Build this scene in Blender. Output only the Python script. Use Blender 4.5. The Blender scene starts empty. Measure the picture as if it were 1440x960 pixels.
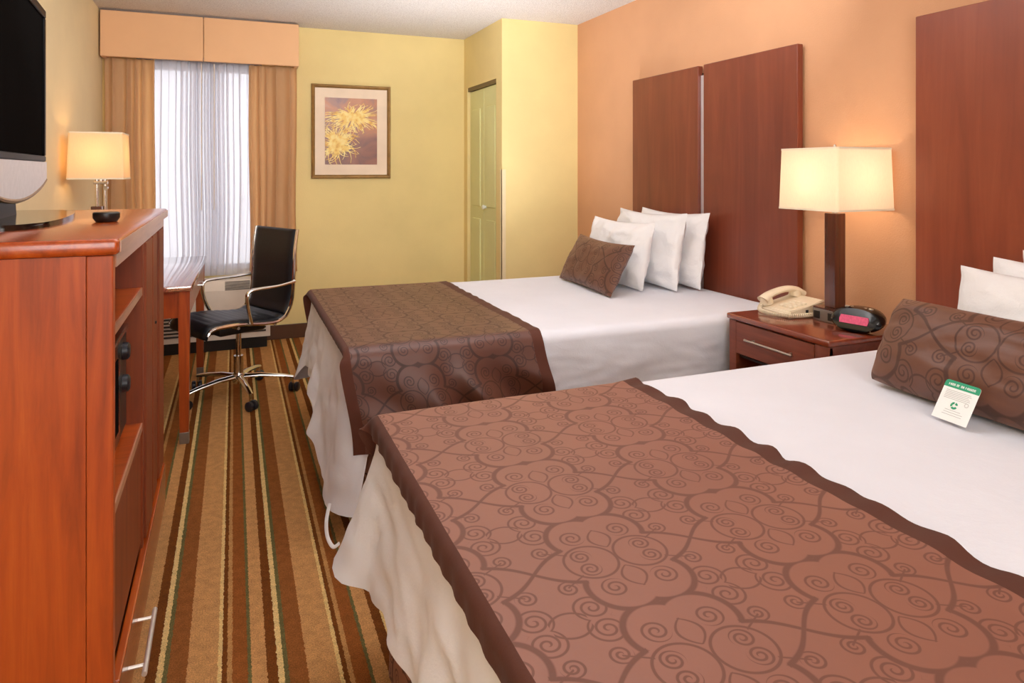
import bpy, bmesh, math, random
from mathutils import Vector, Matrix, noise
random.seed(7)
PI = math.pi
SC = bpy.context.scene
COL = SC.collection

# ------------------------------------------------------------------ helpers
def lin(c):
    c = c / 255.0
    return c / 12.92 if c <= 0.04045 else ((c + 0.055) / 1.055) ** 2.4
def rgb(r, g, b): return (lin(r), lin(g), lin(b), 1.0)
def lerp(a, b, t): return a + (b - a) * t
def clamp(x, a=0.0, b=1.0): return max(a, min(b, x))
def sstep(a, b, x):
    t = clamp((x - a) / (b - a)); return t * t * (3 - 2 * t)
def nz(x, y, z=0.0): return noise.noise(Vector((x, y, z)))

def thing(name, label, cat, loc=(0, 0, 0), rotz=0.0, group=None):
    o = bpy.data.objects.new(name, None); COL.objects.link(o)
    o.empty_display_size = 0.1
    o.location = loc; o.rotation_euler = (0, 0, rotz)
    o['label'] = label; o['category'] = cat
    if group: o['group'] = group
    return o
def tag(o, label, cat, group=None):
    o['label'] = label; o['category'] = cat
    if group: o['group'] = group
    return o
def obj(name, bm, mat, parent=None, smooth=None, off=None, label=None, recalc=True):
    """link bm as one mesh object.  off: world->local shift for meshes written in world coordinates"""
    if off is not None: bmesh.ops.translate(bm, verts=bm.verts, vec=-Vector(off))
    if recalc: bmesh.ops.recalc_face_normals(bm, faces=bm.faces)
    if smooth is not None:
        for f in bm.faces: f.smooth = True
        if smooth > 0:
            for e in bm.edges:
                if len(e.link_faces) == 2 and e.calc_face_angle(0) > math.radians(smooth): e.smooth = False
    me = bpy.data.meshes.new(name); bm.to_mesh(me); bm.free()
    me.materials.append(mat)
    o = bpy.data.objects.new(name, me); COL.objects.link(o)
    if parent is not None: o.parent = parent
    if label: o['label'] = label
    return o
def struct(name, bm, mat, smooth=None):
    o = obj(name, bm, mat, None, smooth); o['kind'] = 'structure'; return o

def box(bm, x0, x1, y0, y1, z0, z1, bev=0.0, seg=2):
    r = bmesh.ops.create_cube(bm, size=1.0)
    vs = r['verts']
    for v in vs:
        v.co = Vector((x0 if v.co.x < 0 else x1, y0 if v.co.y < 0 else y1, z0 if v.co.z < 0 else z1))
    if bev > 0:
        es = list({e for v in vs for e in v.link_edges})
        bmesh.ops.bevel(bm, geom=es, offset=bev, segments=seg, affect='EDGES', profile=0.5)
    return bm
def bx(*a, **k): return box(bmesh.new(), *a, **k)

def frame_for(d):
    d = d.normalized()
    up = Vector((0, 0, 1)) if abs(d.z) < 0.95 else Vector((1, 0, 0))
    a = d.cross(up).normalized(); b = a.cross(d).normalized()
    return a, b
def tube(bm, pts, r, n=10, caps=True, closed=False, flat=1.0):
    pts = [Vector(p) for p in pts]
    rs = r if isinstance(r, (list, tuple)) else [r] * len(pts)
    rings = []; a = None
    N = len(pts)
    for i, p in enumerate(pts):
        if closed: d = pts[(i + 1) % N] - pts[i - 1]
        elif i == 0: d = pts[1] - p
        elif i == N - 1: d = p - pts[i - 1]
        else: d = (pts[i + 1] - p).normalized() + (p - pts[i - 1]).normalized()
        if d.length < 1e-9: d = Vector((0, 0, 1))
        d.normalize()
        if a is None: a, b = frame_for(d)
        else:
            a = a - d * a.dot(d)
            if a.length < 1e-6: a, b = frame_for(d)
            a.normalize(); b = a.cross(d).normalized()
        rings.append([bm.verts.new(p + (a * math.cos(2 * PI * k / n) + b * flat * math.sin(2 * PI * k / n)) * rs[i]) for k in range(n)])
    m = N if closed else N - 1
    for i in range(m):
        A = rings[i]; B = rings[(i + 1) % N]
        for k in range(n):
            bm.faces.new((A[k], A[(k + 1) % n], B[(k + 1) % n], B[k]))
    if caps and not closed:
        bm.faces.new(rings[0][::-1]); bm.faces.new(rings[-1])
    return bm
def tb(*a, **k): return tube(bmesh.new(), *a, **k)
def lathe(bm, prof, c=(0, 0, 0), n=24, caps=True):
    rings = []
    for (r, z) in prof:
        rings.append([bm.verts.new((c[0] + r * math.cos(2 * PI * k / n), c[1] + r * math.sin(2 * PI * k / n), c[2] + z)) for k in range(n)])
    for i in range(len(rings) - 1):
        for k in range(n):
            bm.faces.new((rings[i][k], rings[i][(k + 1) % n], rings[i + 1][(k + 1) % n], rings[i + 1][k]))
    if caps:
        bm.faces.new(rings[0][::-1]); bm.faces.new(rings[-1])
    return bm
def prism(bm, poly, y0, y1, axis='y'):
    """extrude closed polygon (list of 2-tuples) between y0 and y1 along axis"""
    def P(u, v, w):
        return {'y': (u, w, v), 'x': (w, u, v), 'z': (u, v, w)}[axis]
    A = [bm.verts.new(P(u, v, y0)) for u, v in poly]; B = [bm.verts.new(P(u, v, y1)) for u, v in poly]
    n = len(poly)
    for k in range(n): bm.faces.new((A[k], A[(k + 1) % n], B[(k + 1) % n], B[k]))
    bm.faces.new(A[::-1]); bm.faces.new(B)
    return bm
def spline(pts, m=6):
    """Catmull-Rom through pts"""
    P = [Vector(p) for p in pts]; out = []
    for i in range(len(P) - 1):
        p0 = P[max(i - 1, 0)]; p1 = P[i]; p2 = P[i + 1]; p3 = P[min(i + 2, len(P) - 1)]
        for k in range(m):
            t = k / m
            out.append(0.5 * ((2 * p1) + (p2 - p0) * t + (2 * p0 - 5 * p1 + 4 * p2 - p3) * t * t + (3 * p1 - p0 - 3 * p2 + p3) * t ** 3))
    out.append(P[-1]); return out
def grid(bm, nu, nv, fn, uv=None, closed_u=False):
    """fn(i,j)->co ; uv(i,j)->(u,v)"""
    V = [[bm.verts.new(fn(i, j)) for j in range(nv)] for i in range(nu)]
    lay = bm.loops.layers.uv.verify() if uv else None
    for i in range(nu if closed_u else nu - 1):
        for j in range(nv - 1):
            ii = (i + 1) % nu
            f = bm.faces.new((V[i][j], V[ii][j], V[ii][j + 1], V[i][j + 1]))
            if lay:
                for l, (a, b) in zip(f.loops, ((i, j), (i + 1, j), (i + 1, j + 1), (i, j + 1))): l[lay].uv = uv(a, b)
    return bm
def keyed(keys, s):
    """smooth interpolation of tuples keyed by s"""
    if s <= keys[0][0]: return keys[0][1:]
    for a, b in zip(keys, keys[1:]):
        if s <= b[0]:
            t = (s - a[0]) / (b[0] - a[0]); t = t * t * (3 - 2 * t)
            return tuple(lerp(x, y, t) for x, y in zip(a[1:], b[1:]))
    return keys[-1][1:]

# ------------------------------------------------------------------ materials
class E:
    """a socket with arithmetic, so patterns can be written as formulas"""
    def __init__(s, nt, sock): s.nt = nt; s.k = sock
    def _m(s, op, *o):
        n = s.nt.nodes.new('ShaderNodeMath'); n.operation = op
        for i, x in enumerate((s,) + o):
            if isinstance(x, E): s.nt.links.new(x.k, n.inputs[i])
            else: n.inputs[i].default_value = float(x)
        return E(s.nt, n.outputs[0])
    def __add__(s, o): return s._m('ADD', o)
    __radd__ = __add__
    def __sub__(s, o): return s._m('SUBTRACT', o)
    def __rsub__(s, o): return (s * -1.0) + o
    def __mul__(s, o): return s._m('MULTIPLY', o)
    __rmul__ = __mul__
    def __truediv__(s, o): return s._m('DIVIDE', o)
    def abs(s): return s._m('ABSOLUTE')
    def sqrt(s): return s._m('SQRT')
    def fract(s): return s._m('FRACT')
    def sin(s): return s._m('SINE')
    def max(s, o): return s._m('MAXIMUM', o)
    def min(s, o): return s._m('MINIMUM', o)
    def lt(s, o): return s._m('LESS_THAN', o)
    def gt(s, o): return s._m('GREATER_THAN', o)
    def atan2(s, o): return s._m('ARCTAN2', o)
    def pw(s, o): return s._m('POWER', o)
    def ramp(s, a, b, c=0.0, d=1.0):
        n = s.nt.nodes.new('ShaderNodeMapRange'); n.interpolation_type = 'SMOOTHSTEP'
        s.nt.links.new(s.k, n.inputs[0])
        for i, v in enumerate((a, b, c, d)): n.inputs[i + 1].default_value = v
        return E(s.nt, n.outputs[0])

def newmat(name):
    m = bpy.data.materials.new(name); m.use_nodes = True
    nt = m.node_tree; p = nt.nodes['Principled BSDF']
    return m, nt, p
def texco(nt, which='Object'):
    return nt.nodes.new('ShaderNodeTexCoord').outputs[which]
def mapping(nt, sock, scale=(1, 1, 1), loc=(0, 0, 0)):
    n = nt.nodes.new('ShaderNodeMapping'); nt.links.new(sock, n.inputs['Vector'])
    n.inputs['Scale'].default_value = scale; n.inputs['Location'].default_value = loc
    return n.outputs[0]
def noisetex(nt, vec, scale, detail=3, rough=0.55, dist=0.0):
    n = nt.nodes.new('ShaderNodeTexNoise'); nt.links.new(vec, n.inputs['Vector'])
    n.inputs['Scale'].default_value = scale; n.inputs['Detail'].default_value = detail
    n.inputs['Roughness'].default_value = rough; n.inputs['Distortion'].default_value = dist
    return n.outputs['Fac']
def mixc(nt, fac, a, b, mode='MIX'):
    n = nt.nodes.new('ShaderNodeMix'); n.data_type = 'RGBA'; n.blend_type = mode
    def put(x, s):
        if isinstance(x, E): x = x.k
        if isinstance(x, (tuple, float, int)): s.default_value = x
        else: nt.links.new(x, s)
    put(fac, n.inputs['Factor']); put(a, n.inputs['A']); put(b, n.inputs['B'])
    return n.outputs['Result']
def ramp(nt, fac, stops, interp='LINEAR'):
    n = nt.nodes.new('ShaderNodeValToRGB'); cr = n.color_ramp; cr.interpolation = interp
    nt.links.new(fac.k if isinstance(fac, E) else fac, n.inputs[0])
    while len(cr.elements) < len(stops): cr.elements.new(0.5)
    for e, (p, c) in zip(cr.elements, stops): e.position = p; e.color = c
    return n.outputs[0]
def bump(nt, p, h, strength=0.3, dist=0.01):
    b = nt.nodes.new('ShaderNodeBump'); b.inputs['Strength'].default_value = strength; b.inputs['Distance'].default_value = dist
    nt.links.new(h.k if isinstance(h, E) else h, b.inputs['Height']); nt.links.new(b.outputs[0], p.inputs['Normal'])

def plain(name, c, rough=0.5, metal=0.0, spec=0.5, coat=0.0, var=0.06, vs=6.0):
    m, nt, p = newmat(name)
    f = noisetex(nt, texco(nt), vs, 3)
    dark = tuple(x * (1 - var) for x in c[:3]) + (1,); lite = tuple(min(1, x * (1 + var)) for x in c[:3]) + (1,)
    nt.links.new(ramp(nt, f, [(0.3, dark), (0.7, lite)]), p.inputs['Base Color'])
    p.inputs['Roughness'].default_value = rough; p.inputs['Metallic'].default_value = metal
    p.inputs['Specular IOR Level'].default_value = spec; p.inputs['Coat Weight'].default_value = coat
    p.inputs['Coat Roughness'].default_value = 0.08
    return m
def wallpaint(name, c, bs=0.25, scale=140, patch=0.05):
    m, nt, p = newmat(name)
    v = texco(nt)
    f = noisetex(nt, v, 1.6, 4)
    dark = tuple(x * (1 - patch) for x in c[:3]) + (1,); lite = tuple(min(1, x * (1 + patch)) for x in c[:3]) + (1,)
    nt.links.new(ramp(nt, f, [(0.35, dark), (0.65, lite)]), p.inputs['Base Color'])
    p.inputs['Roughness'].default_value = 0.75; p.inputs['Specular IOR Level'].default_value = 0.25
    bump(nt, p, noisetex(nt, v, scale, 3, 0.6), bs, 0.004)
    return m
def wood(name, dark, mid, lite, axis='z', rough=0.32, coat=0.35, sc=1.0):
    m, nt, p = newmat(name)
    k = {'x': (1.2, 16, 16), 'y': (16, 1.2, 16), 'z': (16, 16, 1.2)}[axis]
    v = mapping(nt, texco(nt), tuple(a * sc for a in k))
    f1 = noisetex(nt, v, 2.0, 6, 0.6, 0.6)
    f2 = noisetex(nt, mapping(nt, texco(nt), tuple(a * sc * 6 for a in k)), 2.0, 3, 0.6, 0.2)
    f3 = noisetex(nt, texco(nt), 2.2, 3, 0.5)
    c1 = ramp(nt, f1, [(0.25, dark), (0.5, mid), (0.75, lite)])
    c2 = mixc(nt, (E(nt, f2) * 0.35), c1, dark)
    c3 = mixc(nt, E(nt, f3).ramp(0.4, 0.72, 0, 0.3), c2, lite)
    nt.links.new(c3, p.inputs['Base Color'])
    p.inputs['Roughness'].default_value = rough; p.inputs['Coat Weight'].default_value = coat; p.inputs['Coat Roughness'].default_value = 0.18
    bump(nt, p, f2, 0.05, 0.002)
    return m

def scroll_nodes(nt, sx=1.0):
    """damask of paired volutes, leaves and a heavy ogee frame, repeat 0.295 x 0.255 m in UV metres -> (thin, thick)"""
    W, H = 0.295, 0.255
    sep = nt.nodes.new('ShaderNodeSeparateXYZ'); nt.links.new(texco(nt, 'UV'), sep.inputs[0])
    ux = E(nt, sep.outputs[0]); uy = E(nt, sep.outputs[1])
    x = (((ux / W).fract() - 0.5) * W).abs(); y = (((uy / H).fract() - 0.5) * H).abs()
    def dist(cx, cy):
        dx = x - cx; dy = y - cy
        return (dx * dx + dy * dy).sqrt(), dx, dy
    def line(d, w): return d.ramp(w * 0.55, w * 1.25, 1.0, 0.0)
    thin = []
    def spiral(cx, cy, R, pitch, ph, w=0.0022, sgn=1.0):
        d, dx, dy = dist(cx, cy)
        a = dy.atan2(dx) * (sgn / (2 * PI))
        t = (d / pitch - a + ph)
        dd = ((t + 0.5).fract() - 0.5).abs() * pitch
        thin.append(line(dd, w) * d.lt(R) * d.gt(0.003))
    spiral(0.056, 0.0175, 0.0185, 0.0088, 0.25)
    spiral(0.044, 0.074, 0.0225, 0.0105, 0.1, sgn=-1.0)
    spiral(W / 2 - 0.046, H / 2 - 0.024, 0.030, 0.0115, 0.6)
    spiral(0.112, 0.052, 0.018, 0.009, 0.3, sgn=-1.0)
    d, dx, dy = dist(0.046, 0.0); thin.append(line((d - 0.0445).abs(), 0.0025))           # big lobe
    # leaf along y, pointed
    lw = (((y - 0.029) / 0.055).min(1.0).max(0.0) * PI).sin().max(0.0).pw(0.8) * 0.019
    thin.append(line((x - lw).abs(), 0.0024) * y.lt(0.086) * y.gt(0.028))
    # stem from lobe to frame
    thin.append(line((y - (x * 0.55 - 0.012)).abs(), 0.0020) * x.gt(0.075) * x.lt(0.112))
    d, dx, dy = dist(W / 2, H / 2 + 0.01); thin.append(line((d - 0.036).abs(), 0.0022) * x.gt(W / 2 - 0.03))
    # heavy frame
    q = (W / 2 - x) / (W / 2 - 0.078)
    ya = q * 0.046 + ((q * PI).sin()) * 0.007
    tk = line((y - ya).abs(), 0.0050) * x.gt(0.076)
    d, dx, dy = dist(0.030, 0.073)
    tk2 = line((d - 0.0575).abs(), 0.0056) * y.gt(0.044)
    tn = thin[0]
    for t in thin[1:]: tn = tn.max(t)
    return tn, tk.max(tk2)
def scroll_fabric(name, base, line, rough=0.45, sheen=0.3, spec=0.5):
    m, nt, p = newmat(name)
    tn, tk = scroll_nodes(nt)
    fac = (tn * 0.8).max(tk * 0.85)
    f = noisetex(nt, texco(nt), 3.0, 3)
    b2 = tuple(c * 0.88 for c in base[:3]) + (1,)
    cb = ramp(nt, f, [(0.3, b2), (0.7, base)])
    nt.links.new(mixc(nt, fac, cb, line), p.inputs['Base Color'])
    r = fac * 0.2 + rough
    nt.links.new(r.k, p.inputs['Roughness'])
    p.inputs['Sheen Weight'].default_value = sheen; p.inputs['Sheen Roughness'].default_value = 0.4
    p.inputs['Sheen Tint'].default_value = rgb(235, 190, 170)
    p.inputs['Specular IOR Level'].default_value = spec
    bump(nt, p, noisetex(nt, texco(nt), 60, 2), 0.04, 0.004)
    return m
def cloth(name, c, weave=900, bs=0.15, rough=0.85, sheen=0.15, wrinkle=0.0, spec=0.25):
    m, nt, p = newmat(name)
    v = texco(nt)
    f = noisetex(nt, v, 4, 3)
    dark = tuple(x * 0.95 for x in c[:3]) + (1,)
    nt.links.new(ramp(nt, f, [(0.3, dark), (0.7, c)]), p.inputs['Base Color'])
    p.inputs['Roughness'].default_value = rough; p.inputs['Sheen Weight'].default_value = sheen
    p.inputs['Specular IOR Level'].default_value = spec
    h = E(nt, noisetex(nt, v, 9, 4, 0.6, 0.5)) * (wrinkle) + E(nt, noisetex(nt, v, weave / 4, 2)) * 0.05
    bump(nt, p, h, bs, 0.02)
    return m

M = {}
M['yellow'] = wallpaint('pale_yellow_wall', rgb(230, 209, 146))
M['cream'] = wallpaint('cream_yellow_wall', rgb(238, 220, 176))
M['closet'] = wallpaint('closet_yellow_wall', rgb(230, 210, 148))
M['orange'] = wallpaint('orange_wall', rgb(211, 159, 120))
M['shadewhite'] = plain('shade_rim', rgb(235, 225, 200), 0.7)
# popcorn ceiling
m, nt, p = newmat('popcorn_ceiling'); v = texco(nt)
f = noisetex(nt, v, 120, 4, 0.65)
nt.links.new(ramp(nt, f, [(0.3, rgb(214, 206, 202)), (0.5, rgb(246, 240, 236)), (0.7, rgb(255, 252, 249))]), p.inputs['Base Color'])
p.inputs['Roughness'].default_value = 0.95; bump(nt, p, f, 1.0, 0.02); M['ceiling'] = m
# striped carpet
m, nt, p = newmat('striped_carpet'); v = texco(nt)
sep = nt.nodes.new('ShaderNodeSeparateXYZ'); nt.links.new(v, sep.inputs[0])
wob = (E(nt, noisetex(nt, v, 90, 2)) - 0.5) * 0.010
fx = ((E(nt, sep.outputs[0]) + wob + 0.1866 + 2.94) / 0.294).fract()
cream = rgb(222, 188, 124); green = rgb(104, 96, 56); brown = rgb(140, 84, 40); tan = rgb(194, 142, 88); dk = rgb(112, 62, 22); tan2 = rgb(184, 134, 78)
st = [(0.0, cream), (0.047, green), (0.088, brown), (0.243, tan), (0.50, cream), (0.533, dk), (0.575, tan2), (0.62, dk if False else rgb(142, 82, 36)), (0.75, green), (0.78, tan), (0.91, dk)]
cr = ramp(nt, fx, st, 'CONSTANT')
pile = E(nt, noisetex(nt, v, 260, 3, 0.7)); blot = E(nt, noisetex(nt, mapping(nt, v, (1, 1, 1)), 34, 3, 0.6))
pf = (pile.ramp(0.25, 0.75, 0.62, 1.42) * blot.ramp(0.3, 0.7, 0.88, 1.12))
n = nt.nodes.new('ShaderNodeVectorMath'); n.operation = 'SCALE'; nt.links.new(cr, n.inputs[0]); nt.links.new(pf.k, n.inputs['Scale'])
nt.links.new(n.outputs[0], p.inputs['Base Color']); p.inputs['Roughness'].default_value = 0.95
p.inputs['Specular IOR Level'].default_value = 0.1; bump(nt, p, pile, 0.7, 0.01); M['carpet'] = m

CH = lambda k: (rgb(*[int(x * k) for x in (120, 44, 10)]), rgb(*[int(x * k) for x in (172, 70, 18)]), rgb(*[int(x * k) for x in (196, 92, 28)]))
M['cab_z'] = wood('cherry_upright', *CH(1.0), 'z', 0.42, 0.12); M['cab_y'] = wood('cherry_top', *CH(1.0), 'y', 0.25, 0.6); M['cab_x'] = wood('cherry_cross', *CH(1.0), 'x')
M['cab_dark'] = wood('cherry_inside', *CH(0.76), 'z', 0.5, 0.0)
M['edge'] = wood('highlit_edge_banding', rgb(160, 108, 82), rgb(190, 138, 108), rgb(206, 160, 130), 'y', 0.3, 0.4)  # pinkish edge band with its highlight painted into the colour
M['desk_z'] = wood('desk_cherry_upright', *CH(0.95), 'z'); M['desk_y'] = wood('desk_cherry_top', rgb(120, 62, 50), rgb(146, 84, 70), rgb(165, 105, 90), 'y', 0.10, 1.0)
M['desk_y'].node_tree.nodes['Principled BSDF'].inputs['Coat IOR'].default_value = 3.2; M['desk_y'].node_tree.nodes['Principled BSDF'].inputs['Coat Roughness'].default_value = 0.06
hb = (rgb(104, 45, 29), rgb(120, 55, 35), rgb(138, 70, 46))
M['head'] = wood('headboard_cherry', *hb, 'z', 0.4, 0.2, 0.45)
M['head_near'] = wood('headboard_cherry_warm', rgb(116, 48, 26), rgb(134, 60, 34), rgb(152, 76, 46), 'z', 0.4, 0.2, 0.45)
M['ns_y'] = wood('nightstand_top', rgb(98, 38, 22), rgb(124, 52, 30), rgb(146, 68, 40), 'y', 0.18, 0.8)
M['ns_z'] = wood('nightstand_front', rgb(96, 40, 24), rgb(122, 56, 34), rgb(140, 70, 44), 'y', 0.35, 0.3)
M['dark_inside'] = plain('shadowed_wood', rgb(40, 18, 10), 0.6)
M['lampwood'] = wood('lamp_wood', rgb(58, 24, 14), rgb(84, 36, 20), rgb(104, 48, 28), 'z', 0.25, 0.6)
M['base'] = plain('dark_baseboard', rgb(82, 50, 28), 0.45)
M['chrome'] = plain('chrome', rgb(215, 212, 208), 0.12, 1.0, var=0.02)
M['nickel'] = plain('brushed_nickel', rgb(196, 186, 172), 0.3, 1.0, var=0.03)
M['bright'] = plain('satin_steel', rgb(226, 220, 212), 0.42, 0.7, var=0.02)
M['strip'] = plain('silver_strip', rgb(226, 222, 224), 0.35, 0.6, var=0.03)
M['black'] = plain('black_plastic', rgb(18, 17, 17), 0.35)
M['gloss'] = plain('gloss_black', rgb(12, 11, 11), 0.10, spec=0.5)
M['satin'] = plain('satin_black', rgb(10, 9, 9), 0.35, spec=0.04)
M['screen'] = plain('dark_screen', rgb(20, 18, 17), 0.4, spec=0.0)
M['tvsilver'] = plain('tv_silver', rgb(214, 212, 212), 0.3, 0.3, var=0.06, vs=40)
M['leather'] = plain('black_leather', rgb(17, 19, 25), 0.42, spec=0.35, var=0.2, vs=30)
M['rubber'] = plain('dark_caster', rgb(22, 24, 34), 0.4)
M['bedwhite'] = cloth('white_bedspread', rgb(225, 228, 238), 900, 0.32, wrinkle=0.3)
M['pillow'] = cloth('white_pillowcase', rgb(236, 235, 236), 900, 0.7, wrinkle=0.7)
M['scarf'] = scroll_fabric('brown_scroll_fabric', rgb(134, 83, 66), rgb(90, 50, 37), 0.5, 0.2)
M['scarf_shaded'] = scroll_fabric('brown_scroll_fabric_shaded', rgb(92, 53, 41), rgb(52, 27, 19), 0.42, 0.12)  # same fabric, the far bed's weaker light darkened into its colour
M['scarfpillow'] = scroll_fabric('brown_scroll_cushion', rgb(100, 61, 43), rgb(62, 34, 22), 0.5, 0.2)
M['skirt'] = scroll_fabric('brown_scroll_skirt', rgb(140, 92, 70), rgb(52, 26, 16), 0.6, 0.15)
M['border'] = cloth('brown_border', rgb(84, 46, 34), 900, 0.2, 0.7, 0.05, 0.2, 0.2)
M['curtain'] = cloth('tan_curtain', rgb(240, 200, 152), 700, 0.1, 0.8, 0.2)
M['valance'] = cloth('tan_valance', rgb(234, 186, 140), 700, 0.06, 0.8, 0.2)
M['ptac'] = plain('off_white_plastic', rgb(222, 212, 198), 0.5)
M['slot'] = plain('dark_slot', rgb(46, 42, 40), 0.7)
M['phone'] = plain('beige_plastic', rgb(230, 216, 190), 0.42)
M['phonekey'] = plain('pale_keys', rgb(238, 228, 206), 0.4)
M['silverbase'] = plain('silver_lamp_base', rgb(150, 146, 140), 0.3, 0.8)
M['door'] = wallpaint('closet_door_paint', rgb(222, 222, 162), 0.05)
M['doorhw'] = plain('white_knob', rgb(225, 230, 225), 0.3)
M['guard'] = plain('pink_corner_guard', rgb(228, 212, 172), 0.35)
M['track'] = plain('dark_track', rgb(104, 84, 48), 0.5)
M['pframe'] = plain('bronze_frame', rgb(150, 116, 66), 0.35, 0.4, var=0.2, vs=25)
M['mat'] = plain('cream_mat', rgb(240, 220, 196), 0.8)
M['cardwhite'] = plain('card_white', rgb(240, 240, 238), 0.6, var=0.01)
M['cardgreen'] = plain('card_green', rgb(30, 150, 108), 0.6, var=0.02)
M['cardgrey'] = plain('card_grey_print', rgb(176, 180, 178), 0.7, var=0.02)
M['windowframe'] = plain('window_aluminium', rgb(150, 148, 150), 0.5, 0.2)

# translucent materials
def translucent(name, c, trans=0.5, transp=0.0):
    m = bpy.data.materials.new(name); m.use_nodes = True; nt = m.node_tree
    nt.nodes.remove(nt.nodes['Principled BSDF']); out = nt.nodes['Material Output']
    f = noisetex(nt, mapping(nt, texco(nt), (300, 300, 60)), 1.0, 2)
    col = ramp(nt, f, [(0.3, tuple(x * 0.95 for x in c[:3]) + (1,)), (0.7, c)])
    d = nt.nodes.new('ShaderNodeBsdfDiffuse'); t = nt.nodes.new('ShaderNodeBsdfTranslucent')
    nt.links.new(col, d.inputs[0]); nt.links.new(col, t.inputs[0])
    mx = nt.nodes.new('ShaderNodeMixShader'); mx.inputs[0].default_value = trans
    nt.links.new(d.outputs[0], mx.inputs[1]); nt.links.new(t.outputs[0], mx.inputs[2])
    last = mx
    if transp > 0:
        tr = nt.nodes.new('ShaderNodeBsdfTransparent'); m2 = nt.nodes.new('ShaderNodeMixShader'); m2.inputs[0].default_value = transp
        nt.links.new(mx.outputs[0], m2.inputs[1]); nt.links.new(tr.outputs[0], m2.inputs[2]); last = m2
    nt.links.new(last.outputs[0], out.inputs['Surface'])
    return m
M['shade'] = translucent('lamp_shade_linen', rgb(252, 238, 214), 0.42)
M['shade_glow'] = translucent('lamp_shade_warm_glow', rgb(246, 220, 182), 0.42)  # the desk lamp's warm glow is put into this shade colour
M['sheer'] = translucent('white_sheer', rgb(244, 243, 248), 0.45, 0.27)
m = bpy.data.materials.new('window_glass'); m.use_nodes = True; nt = m.node_tree
nt.nodes.remove(nt.nodes['Principled BSDF'])
tr = nt.nodes.new('ShaderNodeBsdfTransparent'); gl = nt.nodes.new('ShaderNodeBsdfGlossy'); gl.inputs['Roughness'].default_value = 0.02
mx = nt.nodes.new('ShaderNodeMixShader'); mx.inputs[0].default_value = 0.08
nt.links.new(tr.outputs[0], mx.inputs[1]); nt.links.new(gl.outputs[0], mx.inputs[2]); nt.links.new(mx.outputs[0], nt.nodes['Material Output'].inputs['Surface'])
M['glass'] = m
def emit(name, c, s):
    m, nt, p = newmat(name); p.inputs['Base Color'].default_value = c
    f = noisetex(nt, mapping(nt, texco(nt), (200, 200, 40)), 1.0, 1)
    nt.links.new(ramp(nt, f, [(0.35, tuple(x * 0.5 for x in c[:3]) + (1,)), (0.65, c)]), p.inputs['Emission Color'])
    p.inputs['Emission Strength'].default_value = s; return m
M['display'] = emit('clock_display', rgb(190, 66, 98), 0.5)

# ------------------------------------------------------------------ room
XL, XR, YB, YF, ZC = -0.87, 2.47, 5.64, -1.9, 2.44
CX, CY = 1.84, 4.74            # closet block
struct('floor', bx(XL - .1, XR + .1, YF - .1, YB + .1, -0.1, 0), M['carpet'])
struct('ceiling', bx(XL - .1, XR + .1, YF - .1, YB + .1, ZC, ZC + .1), M['ceiling'])
struct('wall_left', bx(XL - .1, XL, YF - .1, YB + .1, 0, ZC), M['cream'])
struct('wall_right', bx(XR, XR + .1, YF - .1, YB + .1, 0, ZC), M['orange'])
struct('wall_front', bx(XL, XR, YF - .1, YF, 0, ZC), M['cream'])
WX0, WX1, WZ0, WZ1 = -0.66, 0.20, 0.56, 2.16
bm = bmesh.new()
box(bm, XL, WX0, YB, YB + .1, 0, ZC); box(bm, WX1, XR, YB, YB + .1, 0, ZC)
box(bm, WX0, WX1, YB, YB + .1, 0, WZ0); box(bm, WX0, WX1, YB, YB + .1, WZ1, ZC)
struct('wall_back', bm, M['yellow'])
# closet block: front face + side face with a door opening
DY0, DY1, DZ = 4.86, 5.55, 2.01
struct('wall_closet_front', bx(CX, XR, CY, CY + .1, 0, ZC), M['closet'])
bm = bmesh.new()
box(bm, CX, CX + .1, CY + .1, DY0, 0, ZC); box(bm, CX, CX + .1, DY1, YB, 0, ZC); box(bm, CX, CX + .1, DY0, DY1, DZ, ZC)
struct('wall_closet_side', bm, M['closet'])
d1 = bpy.data.objects.new('door_1', None); COL.objects.link(d1); d1.location = (CX + .03, (DY0 + DY1) / 2, 0); d1['kind'] = 'structure'
mid = (DY0 + DY1) / 2
for a, b in ((DY0 + .004, mid - .002), (mid + .002, DY1 - .004)):
    bm = bx(CX + .025, CX + .055, a, b, 0.012, DZ - .035, 0.003)
    w = b - a
    for z0, z1 in ((0.16, 0.92), (1.02, 1.82)):
        box(bm, CX + .017, CX + .03, a + w * .22, b - w * .22, z0, z1, 0.006)
    obj('door_leaf', bm, M['door'], d1, None, d1.location)
obj('door_track', bx(CX + .005, CX + .09, DY0, DY1, DZ - .03, DZ), M['track'], d1, None, d1.location)
bm = lathe(bmesh.new(), [(.0, 0), (.012, 0), (.012, .01), (.018, .018), (.018, .028), (.008, .034), (0, .034)], n=16)
bmesh.ops.rotate(bm, verts=bm.verts, matrix=Matrix.Rotation(-PI / 2, 3, 'Y'))
bmesh.ops.translate(bm, verts=bm.verts, vec=(CX + .025, mid - .05, 1.02))
obj('door_handle', bm, M['doorhw'], d1, 40, d1.location)
bm = bmesh.new(); box(bm, CX - .004, CX, CY - .004, CY + .03, .1, 1.32); box(bm, CX - .004, CX + .03, CY - .004, CY, .1, 1.32)
struct('trim_1', bm, M['guard'])
BH = 0.11
struct('baseboard_back', bx(XL, CX, YB - .014, YB, 0, BH, .003), M['base'])
struct('baseboard_left', bx(XL, XL + .014, YF, YB - .014, 0, BH, .003), M['base'])
struct('baseboard_right', bx(XR - .014, XR, YF, CY, 0, BH, .003), M['base'])
struct('baseboard_closet', bx(CX, XR - .014, CY - .014, CY, 0, BH, .003), M['base'])
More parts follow.
